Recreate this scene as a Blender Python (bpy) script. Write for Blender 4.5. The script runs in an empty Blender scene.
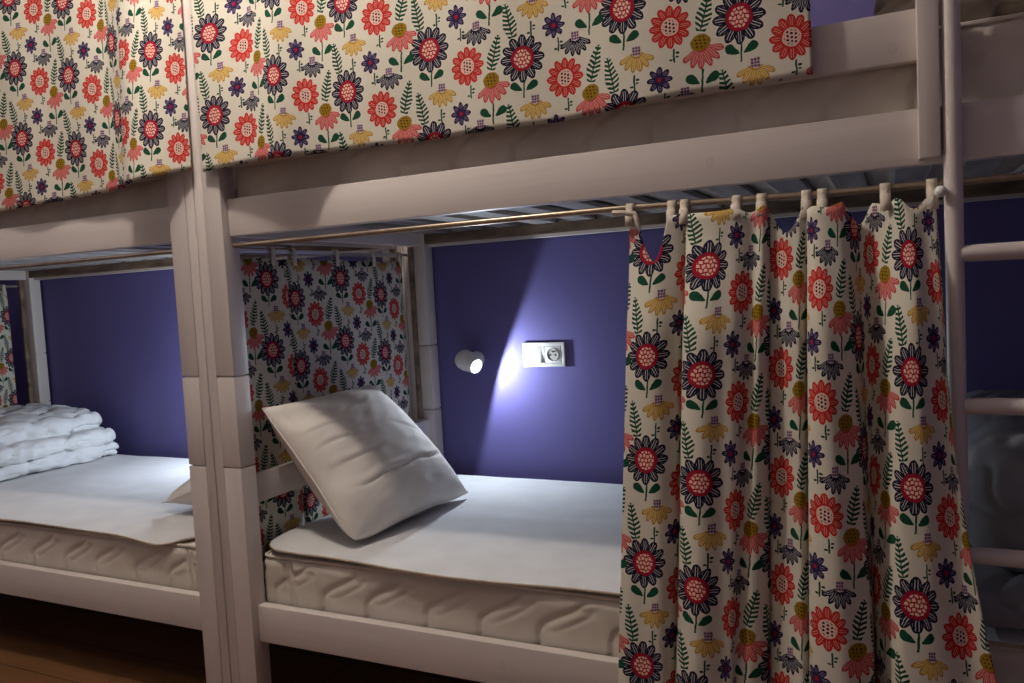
import bpy, bmesh, math, random
from mathutils import Vector, Matrix, noise
random.seed(7)
S = bpy.context.scene
COL = S.collection

# ------------------------------------------------------------------ camera, world, lamps, exposure
F, CX, CY, CZ = 791.33, 1.45505, -1.45133, 1.06471
YAW, PITCH, ROLL = 0.445783, -0.062839, -0.053101
def cam_axes():
    cy, sy, cp, sp = math.cos(YAW), math.sin(YAW), math.cos(PITCH), math.sin(PITCH)
    fw = Vector((-sy*cp, cy*cp, sp)); rt = Vector((cy, sy, 0)); up = rt.cross(fw)
    c, s = math.cos(ROLL), math.sin(ROLL)
    return rt*c + up*s, up*c - rt*s, fw
RT, UP, FW = cam_axes()
cam = bpy.data.cameras.new('camera'); cam_o = bpy.data.objects.new('camera', cam); COL.objects.link(cam_o)
cam.sensor_width = 36; cam.sensor_fit = 'HORIZONTAL'; cam.lens = F/1024*36; cam.clip_start = .02
m = Matrix((RT, UP, -FW)).transposed().to_4x4(); m.translation = Vector((CX, CY, CZ)); cam_o.matrix_world = m
S.camera = cam_o
W = bpy.data.worlds.new('world'); S.world = W; W.use_nodes = True
W.node_tree.nodes['Background'].inputs[0].default_value = (.5, .45, .42, 1)
W.node_tree.nodes['Background'].inputs[1].default_value = .05

S.view_settings.view_transform = 'Standard'; S.view_settings.look = 'None'
S.view_settings.gamma = 1; S.view_settings.use_curve_mapping = False
S.view_settings.exposure = 0.0

def lamp(name, kind, loc, energy, color, **kw):
    l = bpy.data.lights.new(name, kind); l.energy = energy; l.color = color
    for k, v in kw.items(): setattr(l, k, v)
    o = bpy.data.objects.new(name, l); o.location = loc; COL.objects.link(o); return o
WARM = (1, .885, .785)
lamp('ceiling_light', 'POINT', (.15, -.45, 2.46), 43, WARM, shadow_soft_size=.05)
lamp('fill_light', 'POINT', (-1.7, -1.15, 2.35), 10, WARM, shadow_soft_size=.12)  # unseen fill lamp, added to brighten the lower rails and posts

# ------------------------------------------------------------------ material helpers
def new_mat(name):
    mt = bpy.data.materials.new(name); mt.use_nodes = True
    nt = mt.node_tree; return mt, nt, nt.nodes['Principled BSDF']
def lin(r, g, b):
    f = lambda c: (c/255/12.92 if c <= 10 else ((c/255+.055)/1.055)**2.4)
    return (f(r), f(g), f(b), 1)
def noisy(name, c0, c1, scale=(6, 6, 6), rough=.5, bump=0., bscale=60, detail=4, spec=.4, bstretch=None):
    mt, nt, b = new_mat(name)
    tc = nt.nodes.new('ShaderNodeTexCoord'); mp = nt.nodes.new('ShaderNodeMapping')
    mp.inputs['Scale'].default_value = scale; nt.links.new(tc.outputs['Object'], mp.inputs[0])
    n = nt.nodes.new('ShaderNodeTexNoise'); n.inputs['Scale'].default_value = 1; n.inputs['Detail'].default_value = detail
    nt.links.new(mp.outputs[0], n.inputs['Vector'])
    r = nt.nodes.new('ShaderNodeValToRGB'); r.color_ramp.elements[0].color = c0; r.color_ramp.elements[1].color = c1
    r.color_ramp.elements[0].position = .3; r.color_ramp.elements[1].position = .7
    nt.links.new(n.outputs[0], r.inputs[0]); nt.links.new(r.outputs[0], b.inputs['Base Color'])
    b.inputs['Roughness'].default_value = rough; b.inputs['Specular IOR Level'].default_value = spec
    if bump:
        m2 = nt.nodes.new('ShaderNodeMapping'); m2.inputs['Scale'].default_value = bstretch or (1, 1, 1)
        nt.links.new(tc.outputs['Object'], m2.inputs[0])
        n2 = nt.nodes.new('ShaderNodeTexNoise'); n2.inputs['Scale'].default_value = bscale; n2.inputs['Detail'].default_value = 3
        nt.links.new(m2.outputs[0], n2.inputs['Vector'])
        bp = nt.nodes.new('ShaderNodeBump'); bp.inputs['Strength'].default_value = bump; bp.inputs['Distance'].default_value = .01
        nt.links.new(n2.outputs[0], bp.inputs['Height']); nt.links.new(bp.outputs[0], b.inputs['Normal'])
    return mt

# painted timber: white paint over faint grain, one material per grain direction
def painted(name, axis):
    sc = [22, 22, 22]; sc['xyz'.index(axis)] = 1.2
    bs = [1, 1, 1]; bs['xyz'.index(axis)] = .04
    return noisy(name, lin(212, 203, 198), lin(222, 214, 209), tuple(sc), .42, .05, 120, 5, .45, tuple(bs))
KNOTS = [(.182, -.478, 1.280), (.484, -.478, 1.429), (-.30, -.478, .262)]
def knots(mt, spots):
    nt = mt.node_tree; b = nt.nodes['Principled BSDF']; tc = nt.nodes.new('ShaderNodeTexCoord')
    acc = None
    for x, y, z in spots:
        sub = nt.nodes.new('ShaderNodeVectorMath'); sub.operation = 'SUBTRACT'; sub.inputs[1].default_value = (x, y, z); nt.links.new(tc.outputs['Object'], sub.inputs[0])
        sc = nt.nodes.new('ShaderNodeVectorMath'); sc.operation = 'MULTIPLY'; sc.inputs[1].default_value = (110, 30, 85); nt.links.new(sub.outputs[0], sc.inputs[0])
        ln = nt.nodes.new('ShaderNodeVectorMath'); ln.operation = 'LENGTH'; nt.links.new(sc.outputs[0], ln.inputs[0])
        r = nt.nodes.new('ShaderNodeValToRGB'); e = r.color_ramp.elements
        e[0].position = .25; e[0].color = (.2, .2, .2, 1); e[1].position = 1.; e[1].color = (0, 0, 0, 1)
        k = e.new(.62); k.color = (1, 1, 1, 1)
        nt.links.new(ln.outputs['Value'], r.inputs[0])
        if acc is None: acc = r.outputs[0]
        else:
            ad = nt.nodes.new('ShaderNodeMath'); ad.operation = 'MAXIMUM'; nt.links.new(acc, ad.inputs[0]); nt.links.new(r.outputs[0], ad.inputs[1]); acc = ad.outputs[0]
    mx = nt.nodes.new('ShaderNodeMix'); mx.data_type = 'RGBA'; old = b.inputs['Base Color'].links[0].from_socket
    f = nt.nodes.new('ShaderNodeMath'); f.operation = 'MULTIPLY'; f.inputs[1].default_value = .16; nt.links.new(acc, f.inputs[0])
    nt.links.new(f.outputs[0], mx.inputs['Factor']); nt.links.new(old, mx.inputs['A']); mx.inputs['B'].default_value = lin(120, 98, 82)
    nt.links.new(mx.outputs['Result'], b.inputs['Base Color'])
    return mt
M_PX, M_PY, M_PZ = knots(painted('white_painted_wood_x', 'x'), KNOTS), painted('white_painted_wood_y', 'y'), painted('white_painted_wood_z', 'z')
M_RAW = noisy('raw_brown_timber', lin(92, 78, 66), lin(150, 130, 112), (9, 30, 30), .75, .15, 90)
M_SLAT = noisy('grey_pine_slats', lin(120, 116, 116), lin(165, 160, 158), (30, 3, 30), .55, .1, 80)
M_WALL = noisy('violet_wall_paint', lin(102, 96, 154), lin(107, 101, 159), (3, 3, 3), .55, .05, 140, 2, .3)
M_CEIL = noisy('white_ceiling_paint', lin(225, 222, 216), lin(232, 229, 224), (2, 2, 2), .9)
M_MATT = noisy('cream_quilted_ticking', lin(214, 205, 192), lin(224, 216, 205), (14, 14, 14), .8, .12, 500, 3, .2)
M_PAD = noisy('white_cotton_pad', lin(208, 209, 210), lin(218, 219, 220), (10, 10, 10), .85, .08, 400, 3, .2)
M_BIND = noisy('tan_edge_binding', lin(172, 152, 130), lin(188, 168, 146), (40, 40, 40), .8)
M_PILLOW = noisy('white_pillow_cotton', lin(226, 220, 212), lin(236, 230, 223), (12, 12, 12), .85, .06, 300, 3, .2)
M_DUVET = noisy('white_duvet_microfibre', lin(224, 226, 226), lin(235, 237, 238), (12, 12, 12), .7, .06, 250, 3, .3)
M_DUVET_SHADE = noisy('shade_grey_duvet_cotton', lin(128, 130, 136), lin(142, 144, 150), (12, 12, 12), .85, .06, 250, 3, .2)  # duvet darkened to grey: shade behind the ladder put into the colour
M_BLANKET = noisy('grey_brown_blanket', lin(150, 140, 128), lin(172, 162, 150), (20, 20, 20), .9, .15, 300, 3, .1)
M_PLASTIC = noisy('white_plastic', lin(228, 228, 224), lin(232, 232, 229), (5, 5, 5), .3, 0, 1, 2, .5)
M_DARK = noisy('dark_socket_holes', lin(22, 22, 24), lin(30, 30, 32), (5, 5, 5), .6)
M_STEEL = noisy('steel_pin', lin(160, 158, 152), lin(190, 188, 182), (30, 30, 30), .3); M_STEEL.node_tree.nodes['Principled BSDF'].inputs['Metallic'].default_value = 1
M_ROD = noisy('brushed_bronze_rod', lin(158, 142, 124), lin(178, 162, 142), (40, 3, 40), .35)
M_ROD.node_tree.nodes['Principled BSDF'].inputs['Metallic'].default_value = .75
M_RODW = noisy('bright_steel_rod', lin(190, 190, 192), lin(210, 210, 212), (40, 3, 40), .3)
M_RODW.node_tree.nodes['Principled BSDF'].inputs['Metallic'].default_value = .8
M_TAB = noisy('cream_cotton_tape', lin(205, 193, 176), lin(218, 206, 190), (40, 40, 40), .9, .1, 500)
# laminate floor: brown planks
def floor_mat():
    mt, nt, b = new_mat('brown_laminate_planks')
    tc = nt.nodes.new('ShaderNodeTexCoord')
    br = nt.nodes.new('ShaderNodeTexBrick'); br.inputs['Scale'].default_value = 1
    br.inputs['Brick Width'].default_value = 1.2; br.inputs['Row Height'].default_value = .19; br.inputs['Mortar Size'].default_value = .002
    br.inputs['Color1'].default_value = lin(140, 100, 66); br.inputs['Color2'].default_value = lin(126, 88, 58); br.inputs['Mortar'].default_value = lin(40, 26, 16)
    nt.links.new(tc.outputs['Object'], br.inputs['Vector'])
    mp = nt.nodes.new('ShaderNodeMapping'); mp.inputs['Scale'].default_value = (3, 45, 1); nt.links.new(tc.outputs['Object'], mp.inputs[0])
    n = nt.nodes.new('ShaderNodeTexNoise'); n.inputs['Scale'].default_value = 1; n.inputs['Detail'].default_value = 6; nt.links.new(mp.outputs[0], n.inputs['Vector'])
    r = nt.nodes.new('ShaderNodeValToRGB'); r.color_ramp.elements[0].color = (.55, .55, .55, 1); r.color_ramp.elements[1].color = (1.15, 1.12, 1.1, 1)
    nt.links.new(n.outputs[0], r.inputs[0])
    mx = nt.nodes.new('ShaderNodeMix'); mx.data_type = 'RGBA'; mx.blend_type = 'MULTIPLY'; mx.inputs['Factor'].default_value = 1
    nt.links.new(br.outputs['Color'], mx.inputs['A']); nt.links.new(r.outputs[0], mx.inputs['B']); nt.links.new(mx.outputs['Result'], b.inputs['Base Color'])
    b.inputs['Roughness'].default_value = .38
    return mt
M_FLOOR = floor_mat()
def glow_mat():
    mt, nt, b = new_mat('white_led_face')
    b.inputs['Base Color'].default_value = (.9, .92, .95, 1)
    b.inputs['Emission Color'].default_value = (.86, .93, 1, 1); b.inputs['Emission Strength'].default_value = 6
    return mt
M_GLOW = glow_mat()

# ------------------------------------------------------------------ the printed fabric, drawn with math nodes
TW, TH, DROP = .21, .193, .055
def fabric():
    mt, nt, bsdf = new_mat('floral_print_cotton')
    nodes, links = nt.nodes, nt.links
    class E:
        __slots__ = ('s',)
        def __init__(self, s): self.s = s
        def __add__(a, b): return op('ADD', a, b)
        __radd__ = __add__
        def __sub__(a, b): return op('SUBTRACT', a, b)
        def __rsub__(a, b): return op('SUBTRACT', b, a)
        def __mul__(a, b): return op('MULTIPLY', a, b)
        __rmul__ = __mul__
        def __truediv__(a, b): return op('DIVIDE', a, b)
        def __neg__(a): return op('MULTIPLY', a, -1.)
        def __lt__(a, b): return op('LESS_THAN', a, b)
        def __gt__(a, b): return op('GREATER_THAN', a, b)
    def op(name, *args):
        n = nodes.new('ShaderNodeMath'); n.operation = name
        for i, a in enumerate(args):
            if isinstance(a, E): links.new(a.s, n.inputs[i])
            else: n.inputs[i].default_value = float(a)
        return E(n.outputs[0])
    floor = lambda a: op('FLOOR', a)
    absf = lambda a: op('ABSOLUTE', a)
    sq = lambda a: a*a
    sqrt = lambda a: op('SQRT', a)
    atan2 = lambda a, b: op('ARCTAN2', a, b)
    AND = lambda a, b: a*b
    wrap = lambda a, p: a - floor(a/p + .5)*p          # centred repeat
    layers = []                                         # (mask, colour or (factor, c0, c1))
    uvn = nodes.new('ShaderNodeUVMap'); uvn.uv_map = 'UVMap'
    nz = nodes.new('ShaderNodeTexNoise'); nz.inputs['Scale'].default_value = 90; nz.inputs['Detail'].default_value = 1
    links.new(uvn.outputs[0], nz.inputs['Vector'])
    sepn = nodes.new('ShaderNodeSeparateColor'); links.new(nz.outputs['Color'], sepn.inputs[0])
    sx = nodes.new('ShaderNodeSeparateXYZ'); links.new(uvn.outputs[0], sx.inputs[0])
    U = E(sx.outputs[0]) + (E(sepn.outputs[0]) - .5)*.0035
    V = E(sx.outputs[1]) + (E(sepn.outputs[1]) - .5)*.0035
    def local(cx, cy):
        a = U - cx
        col = floor(a/TW + .5)
        x = a - col*TW
        y = V - cy + op('FLOORED_MODULO', col, 2.)*DROP
        return x, wrap(y, TH)
    def put(mask, col): layers.append((mask, col))
    NAVY, PALE, RED, PINKL = lin(27, 27, 52), lin(196, 192, 190), lin(192, 42, 40), lin(224, 160, 146)
    CORE, BLOB = lin(158, 26, 48), lin(240, 196, 178)
    YEL, YELD = lin(226, 196, 128), lin(180, 134, 44)
    PNK, PNKD = lin(220, 144, 136), lin(188, 62, 68)
    GRN, OLV, PUR = lin(24, 74, 52), lin(150, 118, 28), lin(96, 62, 104)
    CREAM = lin(220, 215, 200)
    def daisy(x, y, n, rc, lr, hw, stripe, cfill, cstripe, smax=.62):
        r = sqrt(sq(x)+sq(y)); a = atan2(y, x)
        t = wrap(a, 2*math.pi/n)*r
        q = sq((r-rc)/lr) + sq(t/hw)
        put(q < 1., cfill)
        if stripe:
            st = AND(q < smax, absf(wrap(t + stripe*.5, stripe)) < stripe*.15)
            put(st, cstripe)
        return r
    # navy sunflower
    x, y = local(0, 0)
    r = daisy(x, y, 12, .0335, .0132, .0092, .0044, NAVY, PALE, .48)
    put(r < .0240, CORE)
    yj = y + op('SINE', x*520.)*.0012
    rowi = floor(yj/.0078 + .5)
    bx = wrap(x + op('FLOORED_MODULO', rowi, 2.)*.0036, .0072); by = yj - rowi*.0078
    put(AND(r < .0175, sq(sq(bx/.0027)) + sq(sq(by/.0029)) < 1.), BLOB)
    # red daisy
    x, y = local(.088, -.050)
    r = daisy(x, y, 12, .0270, .0114, .0077, .0036, RED, PINKL, .46)
    put(r < .0175, RED); put(r < .0160, lin(228, 192, 178))
    put(AND(r < .0128, sq(wrap(x, .0068)) + sq(wrap(y + floor(x/.0068+.5)*.0024, .0068)) < .0022**2), lin(30, 24, 40))
    # small violet flower
    x, y = local(.067, -.141)
    r = daisy(x, y, 8, .0150, .0092, .0056, .0034, lin(40, 34, 72), lin(150, 128, 160), .32)
    put(r < .0066, lin(60, 30, 70)); put(r < .0042, CORE)
    # cone flowers: drooping petals under a head
    def cone(cx, cy, k, cf, cs, head, hk, tilt=0.):
        x, y = local(cx, cy)
        if tilt:
            c, s = math.cos(tilt), math.sin(tilt)
            x, y = x*c + y*s, y*c - x*s
        y2 = (y - .006*k)*.94
        r = sqrt(sq(x)+sq(y2)); a = atan2(x, -y2)
        t = wrap(a + .21, .42)*r
        q = sq((r-.0238*k)/(.0142*k)) + sq(t/(.0059*k))
        fan = absf(a) < 1.20
        put(AND(q < 1., fan), cs)
        put(AND(AND(q < (.62 if cf is not PALE else .48), fan), absf(wrap(t + (.0016*k if cf is PALE else 0.), .0032*k)) > (.00115*k if cf is PALE else .0006*k)), cf)
        hx, hy = x, y - .0055*k
        if hk == 'grid':
            put(AND(absf(hx) < .0082, absf(hy) < .0085), lin(206, 186, 188))
            put(AND(AND(absf(hx) < .0082, absf(hy) < .0085), AND(absf(wrap(hx, .0052)) < .0020, absf(wrap(hy, .0052)) < .0020)), head)
        else:
            q2 = sq(hx/.0180) + sq((hy-.002)/.0145)
            put(q2 < 1., head)
            put(AND(q2 < .6, sq(wrap(hx, .0072)) + sq(wrap(hy + floor(hx/.0072+.5)*.0022, .0064)) < .0018**2), lin(60, 44, 20))
    cone(.025, -.0870, 1.0, YEL, YELD, PUR, 'grid')
    cone(.143, -.0940, 1.12, PNK, PNKD, OLV, 'dome', .2)
    cone(.112, .0200, .98, PALE, NAVY, PUR, 'grid')
    # leaf pairs on a stem
    def pair(cx, cy, top, bot, sep):
        x, y = local(cx, cy)
        put(AND(absf(x - y*.06) < .0017, absf(y - (top+bot)/2) < (top-bot)/2), GRN)
        ax = absf(x) - sep
        c, s = math.cos(.55), math.sin(.55)
        lx, ly = ax*c + y*s, y*c - ax*s
        put(sq(lx/.0140) + sq(ly/(.0072 + lx*.26)) < 1., GRN)
    pair(.002, -.0545, .0100, -.0220, .0160)
    pair(.143, -.1500, .0180, -.0230, .0170)
    # fern sprays
    def fern(cx, cy, tilt):
        x, y = local(cx, cy)
        c, s = math.cos(tilt), math.sin(tilt)
        x, y = x*c + y*s, y*c - x*s
        ins = absf(y) < .034
        ax = absf(x)
        wl = .0150 - absf(y + .008)*.24
        leaf = AND(absf(wrap(y - ax*.45, .0086)) < .0024, ax < wl)
        put(AND(ins, op('MAXIMUM', absf(x) < .0013, leaf)), GRN)
    fern(.151, -.034, -.28)
    fern(-.026, -.117, .20)
    # short stems with dots
    def sprig(cx, cy, ln):
        x, y = local(cx, cy)
        m = AND(absf(x) < .0017, absf(y) < ln)
        d1 = sq((x-.0062)/.0036) + sq((y-.0045)/.0022) < 1.
        d2 = sq((x-.0055)/.003) + sq((y+.002)/.0018) < 1.
        d3 = sq((x+.0055)/.0036) + sq((y+.0075)/.0020) < 1.
        put(op('MAXIMUM', op('MAXIMUM', m, d1), op('MAXIMUM', d2, d3)), GRN)
    sprig(.020, -.1385, .014); sprig(.094, -.1015, .013); sprig(.076, -.1780, .013)
    prev = None
    for mask, c in layers:
        mx = nodes.new('ShaderNodeMix'); mx.data_type = 'RGBA'
        links.new(mask.s, mx.inputs['Factor'])
        if prev is None: mx.inputs['A'].default_value = CREAM
        else: links.new(prev, mx.inputs['A'])
        mx.inputs['B'].default_value = c
        prev = mx.outputs['Result']
    links.new(prev, bsdf.inputs['Base Color'])
    bsdf.inputs['Roughness'].default_value = .9; bsdf.inputs['Specular IOR Level'].default_value = .15
    tr = nodes.new('ShaderNodeBsdfTranslucent'); links.new(prev, tr.inputs['Color'])
    ms = nodes.new('ShaderNodeMixShader'); ms.inputs[0].default_value = .10
    links.new(bsdf.outputs[0], ms.inputs[1]); links.new(tr.outputs[0], ms.inputs[2])
    out = next(n for n in nodes if n.type == 'OUTPUT_MATERIAL'); links.new(ms.outputs[0], out.inputs['Surface'])
    return mt
M_FAB = fabric()

# ------------------------------------------------------------------ object helpers
def thing(name, label, cat, loc, group=None):
    o = bpy.data.objects.new(name, None); COL.objects.link(o); o.location = loc; o.empty_display_size = .1
    o['label'] = label; o['category'] = cat
    if group: o['group'] = group
    return o
def root_loc(p):
    return Vector((0, 0, 0)) if p is None else p.location + root_loc(p.parent)
def obj(name, bm, mat, parent=None, smooth=True, label=None, angle=40):
    me = bpy.data.meshes.new(name)
    off = root_loc(parent)
    bmesh.ops.translate(bm, verts=bm.verts, vec=-off)
    bmesh.ops.recalc_face_normals(bm, faces=bm.faces)
    bm.to_mesh(me); bm.free()
    for mm in (mat if isinstance(mat, (list, tuple)) else [mat]): me.materials.append(mm)
    o = bpy.data.objects.new(name, me); COL.objects.link(o); o.parent = parent
    if smooth:
        me.polygons.foreach_set('use_smooth', [True]*len(me.polygons))
        me.set_sharp_from_angle(angle=math.radians(angle))
    if label: o['label'] = label
    return o
def struct(name, bm, mat):
    o = obj(name, bm, mat, None, False); o['kind'] = 'structure'; return o
def add_box(bm, x0, x1, y0, y1, z0, z1, bev=0., seg=2):
    b2 = bmesh.new()
    bmesh.ops.create_cube(b2, size=1)
    for v in b2.verts: v.co = Vector(((x0+x1)/2 + v.co.x*(x1-x0), (y0+y1)/2 + v.co.y*(y1-y0), (z0+z1)/2 + v.co.z*(z1-z0)))
    if bev: bmesh.ops.bevel(b2, geom=b2.edges[:], offset=bev, segments=seg, profile=.6, affect='EDGES')
    merge(bm, b2)
    return bm
def merge(bm, b2):
    me = bpy.data.meshes.new('tmp'); b2.to_mesh(me); b2.free(); bm.from_mesh(me); bpy.data.meshes.remove(me)
def box(*a, **k): return add_box(bmesh.new(), *a, **k)
def add_tube(bm, pts, r, seg=14, cap=True):
    pts = [Vector(p) for p in pts]; rings = []
    t0 = (pts[1]-pts[0]).normalized(); up = Vector((0, 0, 1)) if abs(t0.z) < .9 else Vector((1, 0, 0))
    nrm = (up - t0*up.dot(t0)).normalized()
    for i, p in enumerate(pts):
        t = ((pts[min(i+1, len(pts)-1)] - pts[max(i-1, 0)])).normalized()
        nrm = (nrm - t*nrm.dot(t)).normalized(); bn = t.cross(nrm)
        rr = r[i] if isinstance(r, (list, tuple)) else r
        rings.append([bm.verts.new(p + (nrm*math.cos(a) + bn*math.sin(a))*rr) for a in [2*math.pi*k/seg for k in range(seg)]])
    for a, b in zip(rings, rings[1:]):
        for k in range(seg): bm.faces.new((a[k], a[(k+1) % seg], b[(k+1) % seg], b[k]))
    if cap: bm.faces.new(rings[0][::-1]); bm.faces.new(rings[-1])
    return bm
def tube(pts, r, seg=14, cap=True): return add_tube(bmesh.new(), pts, r, seg, cap)
def lathe(origin, axis, prof, seg=28):
    """prof: (distance along axis, radius) pairs; a closed solid of revolution"""
    bm = bmesh.new(); origin = Vector(origin); axis = Vector(axis).normalized()
    up = Vector((0, 0, 1)) if abs(axis.z) < .9 else Vector((1, 0, 0))
    n = (up - axis*up.dot(axis)).normalized(); b = axis.cross(n); rings = []
    for d, r in prof:
        rings.append([bm.verts.new(origin + axis*d + (n*math.cos(a) + b*math.sin(a))*max(r, 1e-5)) for a in [2*math.pi*k/seg for k in range(seg)]])
    for p, q in zip(rings, rings[1:]):
        for k in range(seg): bm.faces.new((p[k], p[(k+1) % seg], q[(k+1) % seg], q[k]))
    bm.faces.new(rings[0][::-1]); bm.faces.new(rings[-1])
    bmesh.ops.remove_doubles(bm, verts=bm.verts, dist=2e-5)
    return bm
def catmull(keys, t):
    """keys: sorted list of (t, value...) tuples -> monotone-ish cubic interpolation"""
    n = len(keys)
    if t <= keys[0][0]: return keys[0][1:]
    if t >= keys[-1][0]: return keys[-1][1:]
    i = next(k for k in range(n-1) if keys[k][0] <= t <= keys[k+1][0])
    p1, p2 = keys[i], keys[i+1]; p0 = keys[max(i-1, 0)]; p3 = keys[min(i+2, n-1)]
    h = p2[0]-p1[0]; u = (t-p1[0])/h
    res = []
    for j in range(1, len(p1)):
        m1 = (p2[j]-p0[j])/max(p2[0]-p0[0], 1e-9)*h; m2 = (p3[j]-p1[j])/max(p3[0]-p1[0], 1e-9)*h
        u2, u3 = u*u, u*u*u
        res.append((2*u3-3*u2+1)*p1[j] + (u3-2*u2+u)*m1 + (-2*u3+3*u2)*p2[j] + (u3-u2)*m2)
    return res

# ------------------------------------------------------------------ room
WALL_Y = .9876; H = 2.60; XL, XR, YF = -2.75, 2.65, -3.2
struct('floor', box(XL-.1, XR+.1, YF-.1, WALL_Y+.1, -.1, 0), M_FLOOR)
struct('ceiling', box(XL-.1, XR+.1, YF-.1, WALL_Y+.1, H, H+.1), M_CEIL)
struct('wall_back', box(XL-.1, XR+.1, WALL_Y, WALL_Y+.1, 0, H), M_WALL)
struct('wall_left', box(XL-.1, XL, YF, WALL_Y, 0, H), M_WALL)
struct('wall_right', box(XR, XR+.1, YF, WALL_Y, 0, H), M_WALL)
struct('wall_front', box(XL-.1, XR+.1, YF-.1, YF, 0, H), M_CEIL)

# ------------------------------------------------------------------ bunk beds
L, PW, PD = 1.972, .0884, .0518
YR0, YR1 = .021, .047                       # front rails
YB = WALL_Y-.011                            # rear faces of the back posts
ZB1, ZB2, ZU0, ZU1, ZL0, ZL1 = .664, .892, 1.236, 1.327, .2148, .3087
TOP = 2.12
def make_post(bm, xo, xi, y0, y1):
    """xo outer edge, xi inner edge: three stacked blocks plus the narrow continuous strip beside the next bunk"""
    s = 1 if xi > xo else -1
    xs = xo + s*.030
    a, b = sorted((xs + s*.0008, xi))
    for z0, z1 in ((0, ZB1-.0016), (ZB1+.0016, ZB2-.0016), (ZB2+.0016, TOP)): add_box(bm, a, b, y0, y1, z0, z1, .0026)
    add_box(bm, a+.006, b-.006, y0+.006, y1-.006, ZB1-.01, ZB2+.01)
    a, b = sorted((xo + s*.0018, xs - s*.0004))
    add_box(bm, a, b, y0 + .0012, y1 - .0012, 0, TOP-.002, .0018)
    return bm
def make_bunk(x0, label, mirror):
    x1 = x0 + L
    mx = (lambda d: x1-d) if mirror else (lambda d: x0+d)
    g = 'white bunk beds along the violet wall'
    t = thing('bunk_bed', label, 'bunk bed', (x0+L/2, .5, 0), g)
    for xo, xi in ((x0-PW, x0), (x1+PW, x1)):
        for y0, y1 in ((0, PD), (YB-PD, YB)):
            obj('post', make_post(bmesh.new(), xo, xi, y0, y1), M_PZ, t)
    for z0, z1 in ((ZU0, ZU1), (ZL0, ZL1)):
        obj('side_rail', box(x0, x1, YR0, YR1, z0, z1, .003), M_PX, t)
        obj('side_rail', box(x0, x1, YB-.030, YB-.004, z0, z1, .003), M_PX, t)
        obj('slat_ledge', box(x0+.004, x1-.004, YR1, YR1+.022, z0+.010, z0+.034), M_RAW, t, False)
        obj('slat_ledge', box(x0+.004, x1-.004, YB-.054, YB-.030, z0+.010, z0+.042), M_RAW, t, False)
        for k in range(15):
            xc = x0 + .07 + k*(L-.14)/14
            obj('slat', box(xc-.036, xc+.036, YR1+.002, YB-.032, z0+.0425, z0+.0555, .002), M_SLAT, t, False)
    for xa, xb in ((x0-.046, x0-.022), (x1+.022, x1+.046)):
        obj('end_strip', box(*((x0-.057, x0-.044) if xa < x0 else (x1+.044, x1+.057)), YB-PD-.019, YB-PD-.001, .632, ZU0+.002, .001), M_RAW, t)  # dark brown upright strip in front of the back post
        for z0, z1 in ((.556, .630), (ZU0+.004, ZU1+.03), (ZL0, ZL1), (1.62, 1.70)):
            obj('end_board', box(xa, xb, PD-.004, YB-PD+.004, z0, z1, .003), M_PY, t)
        xr = (x0-.064) if xa < x0 else (x1+.064)
        obj('curtain_rod', tube([(xr, PD-.004, 1.208), (xr, YB-PD+.004, 1.212)], .0055), M_RODW, t, label='thin steel end rod')
    obj('curtain_rod', tube([(mx(-.002), .033, 1.214), (mx(.6), .033, 1.2135), (mx(1.0), .033, 1.2135), (mx(1.35), .033, 1.205), (mx(1.66), .033, 1.203), (mx(L+.002), .033, 1.21)], .0062), M_ROD, t, label='bronze front rod under the upper rail')
    obj('curtain_rod', tube([(x0-.002, .012, 2.02), (x1+.002, .012, 2.02)], .0062), M_ROD, t)
    ga, gb_ = sorted((mx(0), mx(1.5345)))
    pa, pb = sorted((mx(1.5045), mx(1.5355)))
    for z0, z1 in ((1.404, 1.487), (1.70, 1.78)):
        obj('guard_rail', box(ga, gb_, YR0+.001, YR0+.023, z0, z1, .003), M_PX, t)
    obj('guard_post', box(pa, pb, -.006, YR0+.0008, 1.2435, 1.82, .002), M_PZ, t)
    lx0, lx1, ly, r = mx(1.5525), mx(1.925), .0065, .0137
    for lx in (lx0, lx1):
        obj('ladder_pole', tube([(lx, ly, 1.84), (lx, ly, 0)], r, 20), M_PZ, t)
    d = .001*(1 if lx1 > lx0 else -1)
    for k in range(4):
        z = 1.087 - .2455*k
        obj('ladder_rung', tube([(lx0+9*d, ly-.001, z), (lx0+30*d, ly-.001, z), (lx1-30*d, ly-.001, z), (lx1-9*d, ly-.001, z)], [.0125, .0138, .0138, .0125], 20), M_PX, t)
    obj('rod_knob', lathe((mx(1.5425), -.0025, 1.187), (-.70*(-1 if mirror else 1), -.72, 0), [(0, .004), (.006, .004), (.007, .007), (.011, .0092), (.016, .0092), (.020, .006), (.022, .001)], 18), M_PLASTIC, t)
    return t
make_bunk(0, 'white wooden bunk bed on the right, with round-runged ladder and lit wall lamp inside', False)
make_bunk(-2.1487, 'white wooden bunk bed on the left, cut off by the photo edge', True)

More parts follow.
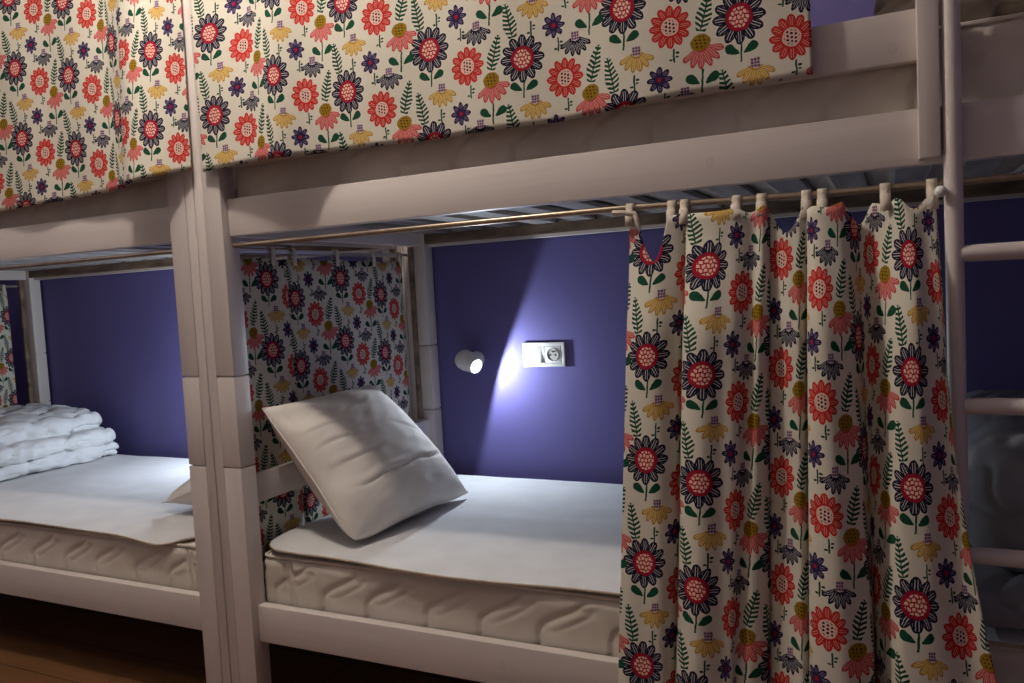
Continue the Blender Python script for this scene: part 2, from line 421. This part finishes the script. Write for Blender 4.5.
# ------------------------------------------------------------------ mattresses
ZQ = 0
def quilt(s, zn):
    # stitched S-shaped lines that climb to the right, padding swelling between them
    P = .148
    def line_x(k): return k*P + .150*zn + .019*math.sin(2*math.pi*1.4*zn + .4) + .010*math.sin(k*2.4)
    k0 = math.floor((s - .150*zn)/P)
    dz = .150 + .019*2*math.pi*1.4*math.cos(2*math.pi*1.4*zn + .4)
    sl = 1/math.sqrt(1 + (dz/.125)**2*.55)
    g = min(abs(s-line_x(k)) for k in (k0-1, k0, k0+1, k0+2))*sl
    # a short hook off the middle of each line
    for k in (k0, k0+1):
        hx = s - line_x(k) - .030; hz = (zn-.60)*.11
        g = min(g, abs(math.hypot(hx, hz*1.3) - .026) + .0035 + .25*max(0, -.002-hz) + .25*max(0, -.016-hx))
    return .0062*(1-math.exp(-(g/.0068)**1.3))
def make_mattress(x0, x1, y0, y1, z0, z1, label, seam):
    t = thing('mattress', label, 'mattress', ((x0+x1)/2, (y0+y1)/2, z0), 'cream quilted mattresses')
    bm = bmesh.new(); R = .020; per = []
    def arc(cx, cy, a0, n=8): return [(cx + R*math.cos(a0 + k*math.pi/2/n), cy + R*math.sin(a0 + k*math.pi/2/n)) for k in range(n+1)]
    def line(p, q, st):
        n = max(2, int(math.dist(p, q)/st)); return [(p[0]+(q[0]-p[0])*k/n, p[1]+(q[1]-p[1])*k/n) for k in range(1, n)]
    per += arc(x0+R, y0+R, math.pi); per += line((x0+R, y0), (x1-R, y0), .0055); per += arc(x1-R, y0+R, 1.5*math.pi)
    per += line((x1, y0+R), (x1, y1-R), .03); per += arc(x1-R, y1-R, 0); per += line((x1-R, y1), (x0+R, y1), .05); per += arc(x0+R, y1-R, math.pi/2)
    per += line((x0, y1-R), (x0, y0+R), .012)
    n = len(per); rows = 26; rings = []
    for j in range(rows+1):
        v = j/rows; z = z0 + (z1-z0)*v; ring = []; s = 0.
        e = .010*(1 - (max(0, 1-v*9)**2 + max(0, 1-(1-v)*9)**2)) - .006
        for k, p in enumerate(per):
            q, o = per[(k+1) % n], per[k-1]
            tx, ty = q[0]-o[0], q[1]-o[1]; l = math.hypot(tx, ty); nx, ny = ty/l, -tx/l
            if k: s += math.dist(p, per[k-1])
            d = quilt(s, v)*min(1, v*6, (1-v)*6) + e
            if p[1] < y0+.03:                           # sewn closing band near one end
                dd = p[0]-seam - (v-.5)*-.012
                if abs(dd) < .016: d = e + .0030 - .0035*(abs(abs(dd)-.009) < .0035)
            ring.append(bm.verts.new((p[0]+nx*d, p[1]+ny*d, z)))
        rings.append(ring)
    for a, b in zip(rings, rings[1:]):
        for k in range(n): bm.faces.new((a[k], a[(k+1) % n], b[(k+1) % n], b[k]))
    bm.faces.new(rings[0][::-1]); bm.faces.new(rings[-1])
    obj('ticking', bm, M_MATT, t, angle=60)
    for zz, d in ((z1-.001, .003), (z0+.003, .003)):
        pts = []
        for k in range(0, n, 2):
            p, q, o = per[k], per[(k+1) % n], per[k-1]
            tx, ty = q[0]-o[0], q[1]-o[1]; l = math.hypot(tx, ty); pts.append((p[0]+ty/l*d, p[1]-tx/l*d, zz))
        pts.append(pts[0])
        obj('piping', tube(pts, .0042, 6), M_MATT, t)
    return t
ZLM, ZUM = ZL0+.0605, ZU0+.0605
TL = .434
make_mattress(-.006, 1.978, .064, .912, ZLM, TL-.009, 'cream quilted mattress on the lower right bunk, holding the square white pillow', .082)
make_mattress(-2.155, -.171, .064, .912, ZLM, TL-.009, 'cream quilted mattress on the lower left bunk, with a folded duvet at its far end', -.262)
make_mattress(-.006, 1.978, .064, .912, ZUM, 1.459, 'cream quilted mattress on the upper right bunk behind the ladder top', .2)
make_mattress(-2.155, -.171, .064, .912, ZUM, 1.459, 'cream quilted mattress on the upper left bunk under the hanging curtain', -.33)

# ------------------------------------------------------------------ white mattress pads
def make_pad(x0, x1, y0, y1, zt, R, dropf, label):
    t = thing('mattress_pad', label, 'mattress pad', ((x0+x1)/2, (y0+y1)/2, zt), 'white mattress pads')
    bm = bmesh.new(); nx, ny = 110, 44; cx, cy, hx, hy = (x0+x1)/2, (y0+y1)/2, (x1-x0)/2, (y1-y0)/2
    def P(a, b):
        px, py = a*hx, b*hy
        dx, dy = abs(px)-(hx-R), abs(py)-(hy-R)
        if dx > 0 and dy > 0:
            mmax, ln = max(dx, dy), math.hypot(dx, dy); f = mmax/ln if ln else 1
            px = math.copysign(hx-R + dx*f, px); py = math.copysign(hy-R + dy*f, py)
        X, Y = cx+px, cy+py
        e = dropf(X, Y)
        z = zt + .0018*noise.noise((X*7, Y*7, 1)) + .0012*noise.noise((X*2, Y*18, 4)) + e[1]
        return Vector((X, Y+e[0], z))
    g = [[bm.verts.new(P(-1+2*i/nx, -1+2*j/ny)) for i in range(nx+1)] for j in range(ny+1)]
    for j in range(ny):
        for i in range(nx): bm.faces.new((g[j][i], g[j][i+1], g[j+1][i+1], g[j+1][i]))
    edge = g[0][:] + [g[j][nx] for j in range(1, ny+1)] + g[ny][-2::-1] + [g[j][0] for j in range(ny-1, 0, -1)]
    pts = [v.co.copy() - Vector((0, 0, .003)) for v in edge]
    bmesh.ops.recalc_face_normals(bm, faces=bm.faces)
    geom = bmesh.ops.extrude_face_region(bm, geom=bm.faces[:])
    bmesh.ops.translate(bm, vec=(0, 0, -.006), verts=[v for v in geom['geom'] if isinstance(v, bmesh.types.BMVert)])
    obj('cover', bm, M_PAD, t, angle=60)
    obj('edge_binding', tube(pts+[pts[0]], .0024, 6), M_BIND, t, label='tan sewn edge')
    return t
def drop_right(X, Y):
    f = max(0, 1-(Y-.05)/.09)
    curl = max(0, 1-abs(X-.02)/.10)
    return (-.020*f*f + .008*f*math.sin(X*9), .004*f*math.sin(X*6+1) + .012*curl*max(0, 1-abs(Y-.2)/.25))
def drop_left(X, Y):
    f = max(0, 1-(Y-.05)/.10)
    d = math.exp(-((X+.37)/.10)**2)
    return (-.020*f*f*(1+.4*d), .003*f*math.sin(X*5) - .016*max(0, 1-(Y-.05)/.035)*d)
make_pad(-.030, 1.955, .060, .905, TL+.008, .10, drop_right, 'white cotton pad under the square pillow on the lower right bunk')
make_pad(-2.150, -.245, .060, .905, TL+.008, .12, drop_left, 'white cotton pad running under the folded duvet on the lower left bunk')

# ------------------------------------------------------------------ pillows
def make_pillow(c00, c10, c11, c01, T, label, seed):
    """corners: bottom-front, bottom-back, top-back, top-front; the normal faces the viewer's side"""
    t = thing('pillow', label, 'pillow', (c00+c10)/2, 'white square pillows')
    bm = bmesh.new(); n = 90
    nrm = (c10-c00).cross(c01-c00).normalized()
    def shape(a, b, side):
        pin = .05
        A = a*(1-pin*(1-b*b)*abs(a)**3); B = b*(1-pin*(1-a*a)*abs(b)**3)
        A += .016*noise.noise((b*2.2, 3., seed))*abs(a)**4; B += .018*noise.noise((a*2.2, 7., seed))*abs(b)**4
        cr = 1 - (.07 if b < 0 and a < 0 else .02)*(abs(a)*abs(b))**5                     # corners slightly rounded
        A *= cr; B *= cr
        u, v = (A+1)/2, (B+1)/2
        p = c00*(1-u)*(1-v) + c10*u*(1-v) + c11*u*v + c01*(1-u)*v
        ea, eb = 1-abs(a)**2.6, 1-abs(b)**2.6
        h = T*(max(ea, 0)*max(eb, 0))**.62
        edge = min(ea, eb)
        w = .0
        em = max(edge, 0)**.5
        # soft folds gathered along the seams
        w += .006*math.sin(8*b + 4*noise.noise((a*1.3, b*1.3, seed)))*math.exp(-((a+.95)/.30)**2)
        w += .005*math.sin(9*a + 4*noise.noise((a*1.5, b*1.5, seed+3)))*math.exp(-((abs(b)-.95)/.28)**2)
        # pressed creases: (b at a=-1, b at a=+1, a from, a to, depth)
        for b0, b1, a0, a1, dp in ((-.44, -.40, -.85, .95, .0065), (-.08, -.20, -.9, -.1, .005), (.18, .02, -.95, -.2, .005), (.42, .30, -.95, -.35, .004), (.55, -.1, .1, .9, .003), (.75, .35, -.2, .6, .003)):
            bc = b0 + (b1-b0)*(a+1)/2 + .05*noise.noise((a*2.5, seed, b0*9))
            k = max(0, min(1, (a-a0)/.25))*max(0, min(1, (a1-a)/.25))
            dd = (b-bc)
            w -= .9*dp*k*(math.exp(-(dd/.018)**2) - .6*math.exp(-((dd-.06)/.05)**2))
        w += .0020*noise.noise((a*3 + b, b*5 - a*2.2, seed+1))*em + .008*noise.noise((a*1.1, b*1.1, seed+2))*em
        w += .0022*noise.noise((a*4 + b*3, b*15 - a*4, seed+6))*em
        return p + nrm*(side*h + w*(1 if side > 0 else .4)*min(1, 4*max(edge, 0)))
    fr = [[bm.verts.new(shape(-1+2*i/n, -1+2*j/n, 1)) for i in range(n+1)] for j in range(n+1)]
    bk = [[fr[j][i] if i in (0, n) or j in (0, n) else bm.verts.new(shape(-1+2*i/n, -1+2*j/n, -1)) for i in range(n+1)] for j in range(n+1)]
    for j in range(n):
        for i in range(n):
            bm.faces.new((fr[j][i], fr[j][i+1], fr[j+1][i+1], fr[j+1][i]))
            bm.faces.new((bk[j][i], bk[j+1][i], bk[j+1][i+1], bk[j][i+1]))
    edge = fr[0][:] + [fr[j][n] for j in range(1, n+1)] + fr[n][-2::-1] + [fr[j][0] for j in range(n-1, 0, -1)]
    pts = [v.co.copy() for v in edge]; pts.append(pts[0])
    obj('pillow_case', bm, M_PILLOW, t, angle=80)
    obj('seam', tube(pts, .0022, 6), M_PILLOW, t)
    return t
ZP = TL+.022
make_pillow(Vector((.245, .105, ZP)), Vector((.285, .640, ZP)), Vector((-.014, .580, .802)), Vector((-.014, .098, .800)), .100,
            'square white pillow leaning on the lamp-lit headboard of the right bunk', 2.0)
make_pillow(Vector((-.470, .700, ZP+.018)), Vector((-.575, .235, ZP+.018)), Vector((-.190, .150, .60)), Vector((-.190, .64, .66)), .075,
            'white pillow on the lower left bunk, mostly hidden by the twin posts', 7.0)

# ------------------------------------------------------------------ folded duvets
def slab(bm, x0, x1, y0, y1, z0, z1, seed, tilt=0., wrk=1., n=46, tufts=True):
    """one puffy fold: a rounded, quilted cushion shape with wrinkles"""
    cx, cy, cz = (x0+x1)/2, (y0+y1)/2, (z0+z1)/2; hx, hy, hz = (x1-x0)/2, (y1-y0)/2, (z1-z0)/2
    b2 = bmesh.new(); bmesh.ops.create_cube(b2, size=2); bmesh.ops.subdivide_edges(b2, edges=b2.edges[:], cuts=n, use_grid_fill=True)
    sg = lambda v, p: math.copysign(abs(v)**p, v)
    for v in b2.verts:
        p = v.co; rho = hz/ max(hx, hy)
        x, y, z = p
        # roll the sides with the radius of half the thickness
        rx, ry = hz/hx, hz/hy
        def roll(a, r):
            k = 1-r
            return a
        d = Vector((max(abs(x)-(1-rx), 0)/rx, max(abs(y)-(1-ry), 0)/ry, abs(z)))
        l = (d.x**2.2 + d.y**2.2 + d.z**2.2)**(1/2.2); mx = max(d) if max(d) > 1e-6 else 1
        f = mx/l if l > 1e-6 else 1
        X = math.copysign(min(abs(x), 1-rx) + d.x*f*rx, x); Y = math.copysign(min(abs(y), 1-ry) + d.y*f*ry, y); Z = math.copysign(d.z*f, z)
        q = Vector((cx + X*hx, cy + Y*hy, cz + Z*hz))
        nn = Vector((d.x*math.copysign(1, x)*1.0, d.y*math.copysign(1, y), d.z*math.copysign(1, z))).normalized()
        w = .020*noise.noise((q.x*4, q.y*4, q.z*4+seed))
        w -= .014*math.exp(-(noise.noise((q.x*6.5 + seed, q.y*6.5, q.z*9))/.07)**2)
        w -= .007*math.exp(-(noise.noise((q.x*13, q.y*13 + seed, q.z*13))/.09)**2)
        if tufts:
            gx, gy = abs(((q.x + q.y)/.17 + seed) % 1 - .5), abs(((q.x - q.y)/.17) % 1 - .5)
            w -= .012*max(math.exp(-(gx/.05)**2), math.exp(-(gy/.05)**2))
        q += nn*w*wrk
        q.z = max(q.z + tilt*(q.x-cx), z0) if p.z < 0 else q.z + tilt*(q.x-cx)
        v.co = q
    merge(bm, b2)
ZD = TL+.012
def make_duvet(label, layers, mat, loc, group='folded bedding'):
    bm = bmesh.new()
    for l in layers: slab(bm, *l)
    o = obj('folded_duvet', bm, mat, None, angle=80)
    o['label'] = label; o['category'] = 'duvet'; o['group'] = group
    return o
make_duvet('white folded duvet heaped on the far end of the lower left bunk', [
    (-2.12, -1.60, .14, .905, ZD, ZD+.055, 1.0),
    (-2.13, -1.585, .12, .900, ZD+.045, ZD+.130, 3.0),
    (-2.12, -1.66, .10, .890, ZD+.115, ZD+.215, 5.0, -.10)], M_DUVET, None)
make_duvet('bedding bundle with shade put into its grey colour, stacked behind the ladder on the lower right bunk', [
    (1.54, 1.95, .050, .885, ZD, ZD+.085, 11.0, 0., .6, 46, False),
    (1.56, 1.95, .085, .890, ZD+.062, ZD+.320, 17.0, 0., .6, 46, False)], M_DUVET_SHADE, None)
make_duvet('grey-brown blanket folded on the upper right bunk beside the ladder top', [
    (1.44, 1.95, .065, .90, 1.461, 1.560, 21.0, 0., 1., 40, False),
    (1.45, 1.95, .075, .89, 1.550, 1.660, 23.0, 0., 1., 40, False)], M_BLANKET, None)

# ------------------------------------------------------------------ curtains
def curtain_mesh(keys, ns, zs, path, ztop, zbot, uz, skew=lambda s: 0., grow=0.):
    """keys param s; path(s, z)->(x, y); uv = (s, z - uz)"""
    bm = bmesh.new(); uvl = bm.loops.layers.uv.new('UVMap')
    s0, s1 = keys
    grid, uvs = [], []
    for i in range(ns+1):
        s = s0 + (s1-s0)*i/ns; zt, zb = ztop(s), zbot(s); colv, colu = [], []
        for j in range(zs+1):
            z = zt + (zb-zt)*j/zs; x, y = path(s, z)
            colv.append(bm.verts.new((x, y, z))); colu.append((s, (z-uz-skew(s))*(1+grow*max(0, min(1, s)))))
        grid.append(colv); uvs.append(colu)
    for i in range(ns):
        for j in range(zs):
            f = bm.faces.new((grid[i][j], grid[i][j+1], grid[i+1][j+1], grid[i+1][j]))
            for lp, (a, b) in zip(f.loops, ((i, j), (i, j+1), (i+1, j+1), (i+1, j))): lp[uvl].uv = uvs[a][b]
    return bm
def cloth(name, bm, parent, thick=.0012):
    o = obj(name, bm, M_FAB, parent, angle=180)
    md = o.modifiers.new('thickness', 'SOLIDIFY'); md.thickness = thick; md.offset = 0
    return o
GC = 'floral curtains on the bunks'

# the drawn curtain in front of the lower right bunk
mk = [  # fabric position, then x, z, depth of that fold at chest height and again near the mattress
 (-0.052, 1.009, 1.037, -0.004, 0.979, 0.461, -0.026), (-0.02, 1.036, 1.037, -0.022, 1.011, 0.472, -0.044), (0.02, 1.074, 1.035, -0.03, 1.050, 0.479, -0.052),
 (0.055, 1.103, 1.034, -0.022, 1.076, 0.480, -0.044), (0.085, 1.116, 1.033, -0.002, 1.090, 0.474, -0.024), (0.125, 1.122, 1.032, 0.024, 1.095, 0.464, 0.002),
 (0.16, 1.117, 1.033, -0.006, 1.089, 0.475, -0.028), (0.185, 1.133, 1.033, -0.036, 1.108, 0.489, -0.058), (0.215, 1.170, 1.032, -0.05, 1.139, 0.498, -0.072),
 (0.26, 1.201, 1.030, -0.042, 1.178, 0.500, -0.064), (0.297, 1.222, 1.029, -0.034, 1.195, 0.499, -0.056), (0.335, 1.240, 1.028, -0.02, 1.207, 0.495, -0.042),
 (0.36, 1.254, 1.027, -0.026, 1.227, 0.500, -0.048), (0.385, 1.264, 1.027, -0.012, 1.247, 0.497, -0.034), (0.41, 1.268, 1.026, 0.012, 1.254, 0.488, -0.010),
 (0.44, 1.267, 1.025, 0.026, 1.255, 0.483, 0.004), (0.47, 1.265, 1.026, 0.004, 1.255, 0.492, -0.018), (0.507, 1.287, 1.025, -0.008, 1.275, 0.499, -0.030),
 (0.545, 1.307, 1.025, -0.016, 1.298, 0.504, -0.038), (0.565, 1.318, 1.025, -0.022, 1.311, 0.508, -0.044), (0.59, 1.328, 1.024, -0.008, 1.322, 0.504, -0.030),
 (0.63, 1.333, 1.023, 0.018, 1.327, 0.495, -0.004), (0.672, 1.330, 1.024, -0.018, 1.322, 0.508, -0.040), (0.7, 1.340, 1.024, -0.04, 1.336, 0.518, -0.062),
 (0.73, 1.359, 1.024, -0.048, 1.364, 0.525, -0.070), (0.77, 1.380, 1.023, -0.042, 1.393, 0.526, -0.064), (0.8, 1.395, 1.021, -0.026, 1.414, 0.523, -0.048),
 (0.84, 1.407, 1.020, 0.006, 1.419, 0.511, -0.016), (0.89, 1.418, 1.019, 0.022, 1.421, 0.505, 0.000), (0.94, 1.432, 1.018, 0.014, 1.428, 0.509, -0.008),
 (0.985, 1.452, 1.018, -0.006, 1.441, 0.518, -0.028), (1.005, 1.462, 1.018, -0.026, 1.452, 0.527, -0.048), (1.03, 1.476, 1.018, -0.044, 1.466, 0.536, -0.066),
 (1.06, 1.492, 1.018, -0.048, 1.495, 0.541, -0.070), (1.1, 1.510, 1.017, -0.038, 1.519, 0.540, -0.060), (1.137, 1.526, 1.016, -0.03, 1.543, 0.540, -0.052),
 (1.17, 1.532, 1.015, -0.026, 1.560, 0.540, -0.048), (1.2, 1.534, 1.015, -0.03, 1.574, 0.544, -0.052),
]
TABS = [(-0.038, 1.014), (0.06, 1.094), (0.172, 1.118), (0.275, 1.212), (0.372, 1.255), (0.575, 1.330), (0.705, 1.356), (1.012, 1.454), (1.118, 1.523)]   # fabric position, x on the rod
SAG = [(-.036, .034, .085, .62), (.062, .165, .010, .5), (.18, .27, .006, .5), (.285, .365, .007, .5), (.375, .47, .012, .5), (.47, .578, .048, .45), (.58, .70, .014, .5), (.71, .79, .008, .5), (.79, .945, .036, .6), (1.02, 1.11, .018, .5)]
def main_top(s):
    rod = 1.2135 if s < .2 else 1.2135 - .0105*min(1, (s-.2)/.8)
    z = rod - .021 - .003*math.sin(s*47)
    for a, b, d, c in SAG:
        if a < s < b:
            u = (s-a)/(b-a); u = u/c*.5 if u < c else .5 + (u-c)/(1-c)*.5
            z -= d*(math.sin(math.pi*u))**1.2
    return z
ZTOPM = 1.19
def main_path(s, z):
    xa, za, ya, xb, zb, yb = catmull(mk, s)
    k = (z-za)/(zb-za)
    x = xa + (xb-xa)*(max(k, 0)**(1 + .8*max(0, min(1, (s-1.05)/.12))))
    if k < 0: x = xa + (xb-xa)*k*.55
    y = ya + (yb-ya)*max(0, k)
    if z > .95:                                            # gathers up to the rod
        g = min(1, (z-.95)/.24); g = g*g*(3-2*g)
        y = y*(1-.55*g) + (.022)*g
    y += (.0022*math.sin(s*71 + z*4) + .006*noise.noise((s*9, z*2.2, 3.)))*min(1, max(0, (1.2-z)/.15))
    if k > .75: y -= .018*(k-.75)
    return x, y
main = thing('curtain', 'long floral curtain hanging half open in front of the lower right bunk', 'curtain', (1.25, .01, .25), GC)
A0 = 0.739
cloth('fabric_panel', curtain_mesh((-.052, 1.20), 300, 70, main_path, main_top, lambda s: .285 + .006*math.sin(s*9) - .05, A0,
      lambda s: .024*min(1, max(0, s)/.2) + .010*max(0, s-.2), .035), main)
def make_tab(parent, p0, ztop, dirx, yrod, w=.0165, name='tab'):
    """a cotton loop over the rod: front strip, over the top, back strip"""
    bm = bmesh.new(); prof = []
    r = .0086
    prof.append((p0.y - .003, p0.z - .018)); prof.append((p0.y*.5 + (yrod-r)*.5 - .002, (p0.z+ztop)/2)); prof.append((yrod-r, ztop-.010)); prof.append((yrod-r, ztop))
    for k in range(1, 8):
        a = math.pi - math.pi*k/8; prof.append((yrod + r*math.cos(a), ztop + r*math.sin(a)))
    prof.append((yrod+r, ztop)); prof.append((yrod+r, ztop-.011)); prof.append((p0.y + .008, p0.z - .006))
    rows = [[bm.verts.new((p0.x + sx*w/2, y, z)) for sx in (-1, 1)] for y, z in prof]
    for a, b in zip(rows, rows[1:]): bm.faces.new((a[0], a[1], b[1], b[0]))
    o = obj(name, bm, M_TAB, parent, angle=80)
    md = o.modifiers.new('thickness', 'SOLIDIFY'); md.thickness = .0012; md.offset = 0
    return o
for s, xt in TABS:
    zt = main_top(s); x, y = main_path(s, zt)
    rz = 1.2135 if x < 1.0 else (1.2135 - .0085*(x-1.0)/.35 if x < 1.35 else 1.205 - .002*(x-1.35)/.31)
    make_tab(main, Vector((xt, y, zt)), rz, 1, .033)
# loose knotted tape end at the upper left corner
tp = Vector((0.986, .004, 1.203)); tq = Vector((1.027, .006, 1.198))
obj('tie', add_tube(bmesh.new(), [tp, (tp+tq)/2 + Vector((0, -.004, .001)), tq, tq + Vector((.006, -.004, -.010)), tq + Vector((.010, 0, -.03))], [.0055, .005, .0058, .005, .003], 8), M_TAB, main)

# the two upper curtains, hanging outside the guard rails
def upper_curtain(keys, hem, label, loc, uz, s0, s1):
    t = thing('curtain', label, 'curtain', loc, GC)
    def path(s, z):
        x, y = catmull(keys, s)
        g = min(1, max(0, (z-1.39)/.62)); y += .005*noise.noise((s*5, z*4, 8.)) - .003
        y = y*(1-.9*g) + .003*math.sin(s*23 + z*3)
        return x + .002*math.sin(z*9+s*5), min(y, .016 if z < 1.95 else .006)
    cloth('fabric_panel', curtain_mesh((s0, s1), 260, 44, path, lambda s: 1.985, hem, uz), t)
    k = 0; s = s0 + .03
    while s < s1-.01:
        x, y = path(s, 1.985)
        if not -.195 < x < .012: make_tab(t, Vector((x, y, 1.985)), 2.02, 1, .012)
        s += .15
    return t
KR = [(-1.10, -0.038, -.010), (-1.05, 0.016, -.014), (-1.0, 0.078, -.024), (-.95, 0.140, -.036), (-.90, 0.181, -.044),
      (-.84, 0.226, -.046), (-.75, 0.294, -.014), (-.63, 0.397, .002), (-.42, 0.606, .006), (-.21, 0.816, .006),
      (0, 1.020, .006), (.21, 1.229, .006), (.33, 1.346, .006)]
def hemR(s):
    pts = [(-1.10, 1.392), (-.84, 1.394), (-.5, 1.394), (-.21, 1.388), (0, 1.396), (.33, 1.404)]
    return catmull(pts, s)[0] + .002*math.sin(s*17)
upper_curtain(KR, hemR, 'floral curtain hanging over the guard rail of the upper right bunk', (.65, -.01, 1.4), 1.575, -1.10, .33)
KL = [(-.55, -1.360, .004), (-.21, -0.971, .004), (0, -0.719, .002), (.21, -0.498, -.002), (.30, -0.407, -.004), (.36, -0.357, -.004), (.42, -0.326, -.010),
      (.475, -0.288, -.020), (.50, -0.266, -.050), (.53, -0.229, -.066), (.58, -0.195, -.064), (.63, -0.164, -.050), (.70, -0.114, -.028), (.755, -0.072, -.012)]
def hemL(s):
    pts = [(-.55, 1.37), (0, 1.374), (.3, 1.380), (.475, 1.384), (.52, 1.378), (.60, 1.388), (.755, 1.404)]
    return catmull(pts, s)[0]
upper_curtain(KL, hemL, 'floral curtain hanging over the upper left bunk, folded double beside the twin posts', (-.65, -.01, 1.38), 1.755, -.55, .755)

# the end curtains hung inside the bed ends
def end_curtain(xr, keys, label, uz, zb, gy):
    t = thing('curtain', label, 'curtain', (xr, .5, zb), GC)
    def path(s, z):
        y, dx = catmull(keys, s)
        g = min(1, max(0, (1.19-z)/.3))
        return xr + dx*(.4+.6*g), y
    bm = bmesh.new()
    def hem(s): return zb
    def top(s): return 1.192 - .006*abs(math.sin(s*21))
    b = curtain_mesh((keys[0][0], keys[-1][0]), 150, 30, path, top, hem, uz)
    cloth('fabric_panel', b, t)
    n = 6
    for k in range(n):
        s = keys[0][0] + .02 + (keys[-1][0]-keys[0][0]-.04)*k/(n-1)
        x, y = path(s, 1.19)
        bmt = bmesh.new()
        pr = [(xr-.009, 1.170), (xr-.009, 1.212)] + [(xr - .009*math.cos(a), 1.212 + .009*math.sin(a)) for a in (.6, 1.2, 1.57, 2.0, 2.6)] + [(xr+.009, 1.212), (xr+.009, 1.170)]
        rows = [[bmt.verts.new((px, y+sy*.008, pz)) for sy in (-1, 1)] for px, pz in pr]
        for p, q in zip(rows, rows[1:]): bmt.faces.new((p[0], p[1], q[1], q[0]))
        o = obj('tab', bmt, M_TAB, t, angle=80); md = o.modifiers.new('thickness', 'SOLIDIFY'); md.thickness = .0012; md.offset = 0
    return t
KE = [(-.60, .060, 0), (-.55, .088, .008), (-.49, .140, .002), (-.42, .202, .010), (-.36, .262, .012), (-.325, .288, .004), (-.295, .290, -.010), (-.262, .276, -.004), (-.235, .288, .010), (-.21, .309, .012),
      (-.10, .418, .004), (0, .524, .009), (.10, .628, .001), (.21, .731, .009), (.29, .800, .004), (.35, .846, .008), (.385, .872, 0)]
end_curtain(-.064, KE, 'floral curtain behind the leaning pillow at the head of the right bunk', 1.134, .32, 0)
end_curtain(-2.1487-.064, [(s, .075+.78*(s+.4)/1.04, .008*math.sin(s*14)) for s in [-.4+.04*k for k in range(27)]], 'floral curtain at the far end of the left bunk above the folded duvet', 1.13, .32, 0)

# ------------------------------------------------------------------ wall lamps and sockets
def wall_lamp(x, z, sgn, label, energy):
    t = thing('wall_lamp', label, 'wall lamp', (x, WALL_Y, z), 'reading lamps on the violet wall')
    obj('base', lathe((x, WALL_Y-.0002, z), (0, -1, 0), [(0, .026), (.008, .027), (.012, .025), (.013, .014), (.040, .012), (.048, .008)], 32), M_PLASTIC, t)
    ax = Vector((.86*sgn, -.36, -.32)).normalized()
    face = Vector((x + .036*sgn, WALL_Y-.088, z-.016))
    back = face - ax*.086
    head = obj('lamp_head', lathe(back, ax, [(0, .004), (.003, .020), (.010, .0300), (.022, .0350), (.042, .0355), (.068, .0290), (.0915, .0260), (.0915, .0238), (.0855, .0234)], 36), M_PLASTIC, t)
    obj('led_face', lathe(face, ax, [(0, .0231), (.0015, .0231), (.002, .022)], 32), M_GLOW, head)
    for k in range(7):
        a = k*math.pi/3; rr = 0 if k == 6 else .014
        n = ax.orthogonal().normalized(); b = ax.cross(n)
        c = face + ax*.002 + (n*math.cos(a) + b*math.sin(a))*rr
        obj('led', lathe(c, ax, [(0, .0045), (.0015, .004), (.003, .001)], 10), M_GLOW, head)
    sp = lamp('wall_lamp_light', 'SPOT', face + ax*.010, energy, (.80, .90, 1.0), shadow_soft_size=.018, spot_size=math.radians(178), spot_blend=.10)
    sp.rotation_euler = ax.to_track_quat('-Z', 'Y').to_euler()
    return t
wall_lamp(0.154, 0.837, 1, 'small white cylinder reading lamp glowing on the wall above the square pillow', 10)
wall_lamp(-.80, 0.827, -1, 'small white reading lamp of the left bunk, hidden behind the twin posts', 16)
def socket(x0, z1, label):
    w, h, d = .152, .082, .010
    t = thing('switch_and_socket', label, 'wall socket', (x0+w/2, WALL_Y, z1-h/2), None)
    y1, y0 = WALL_Y, WALL_Y-d
    bm = bmesh.new(); z0 = z1-h
    for a in ((x0, x0+w, z0, z0+.0125), (x0, x0+w, z1-.0125, z1), (x0, x0+.0125, z0+.012, z1-.012), (x0+w-.0125, x0+w, z0+.012, z1-.012), (x0+.0705, x0+.0815, z0+.012, z1-.012)):
        add_box(bm, a[0], a[1], y0, y1, a[2], a[3], .0022)
    obj('frame', bm, M_PLASTIC, t)
    add = box(x0+.012, x0+w-.012, y1-.004, y1, z0+.012, z1-.012)
    obj('mounting_plate', add, M_PLASTIC, t, False)
    # rocker, its top edge pressed in
    bm = box(x0+.0135, x0+.0695, y0-.002, y1-.003, z0+.0135, z1-.0135, .0015)
    for v in bm.verts:
        if v.co.y < y1-.005: v.co.y += (v.co.z-(z0+h/2))*.16
    obj('switch_rocker', bm, M_PLASTIC, t)
    ins = obj('socket_insert', box(x0+.0825, x0+w-.0135, y0-.001, y1-.003, z0+.0135, z1-.0135, .0015), M_PLASTIC, t)
    c = Vector((x0+.1105, y0-.0012, z0+h/2))
    obj('socket_well', lathe(c, (0, -1, 0), [(0, .0225), (.0015, .0225), (.0028, .0215), (.0028, .0195), (.0004, .0190), (.0003, .001)], 32), noisy('grey_socket_well', lin(176, 174, 170), lin(186, 184, 180), (5, 5, 5), .5), ins)
    for dx in (-.0095, .0095):
        obj('pin_hole', lathe(c + Vector((dx, 0, -.001)), (0, -1, 0), [(0, .0030), (.0012, .0030)], 14), M_DARK, ins)
    obj('earth_pin', lathe(c + Vector((0, 0, .010)), (0, -1, 0), [(0, .0026), (.006, .0026), (.008, .0012)], 12), M_STEEL, ins)
    return t
socket(.3322, .8895, 'white double wall plate with switch and socket beside the lit lamp')
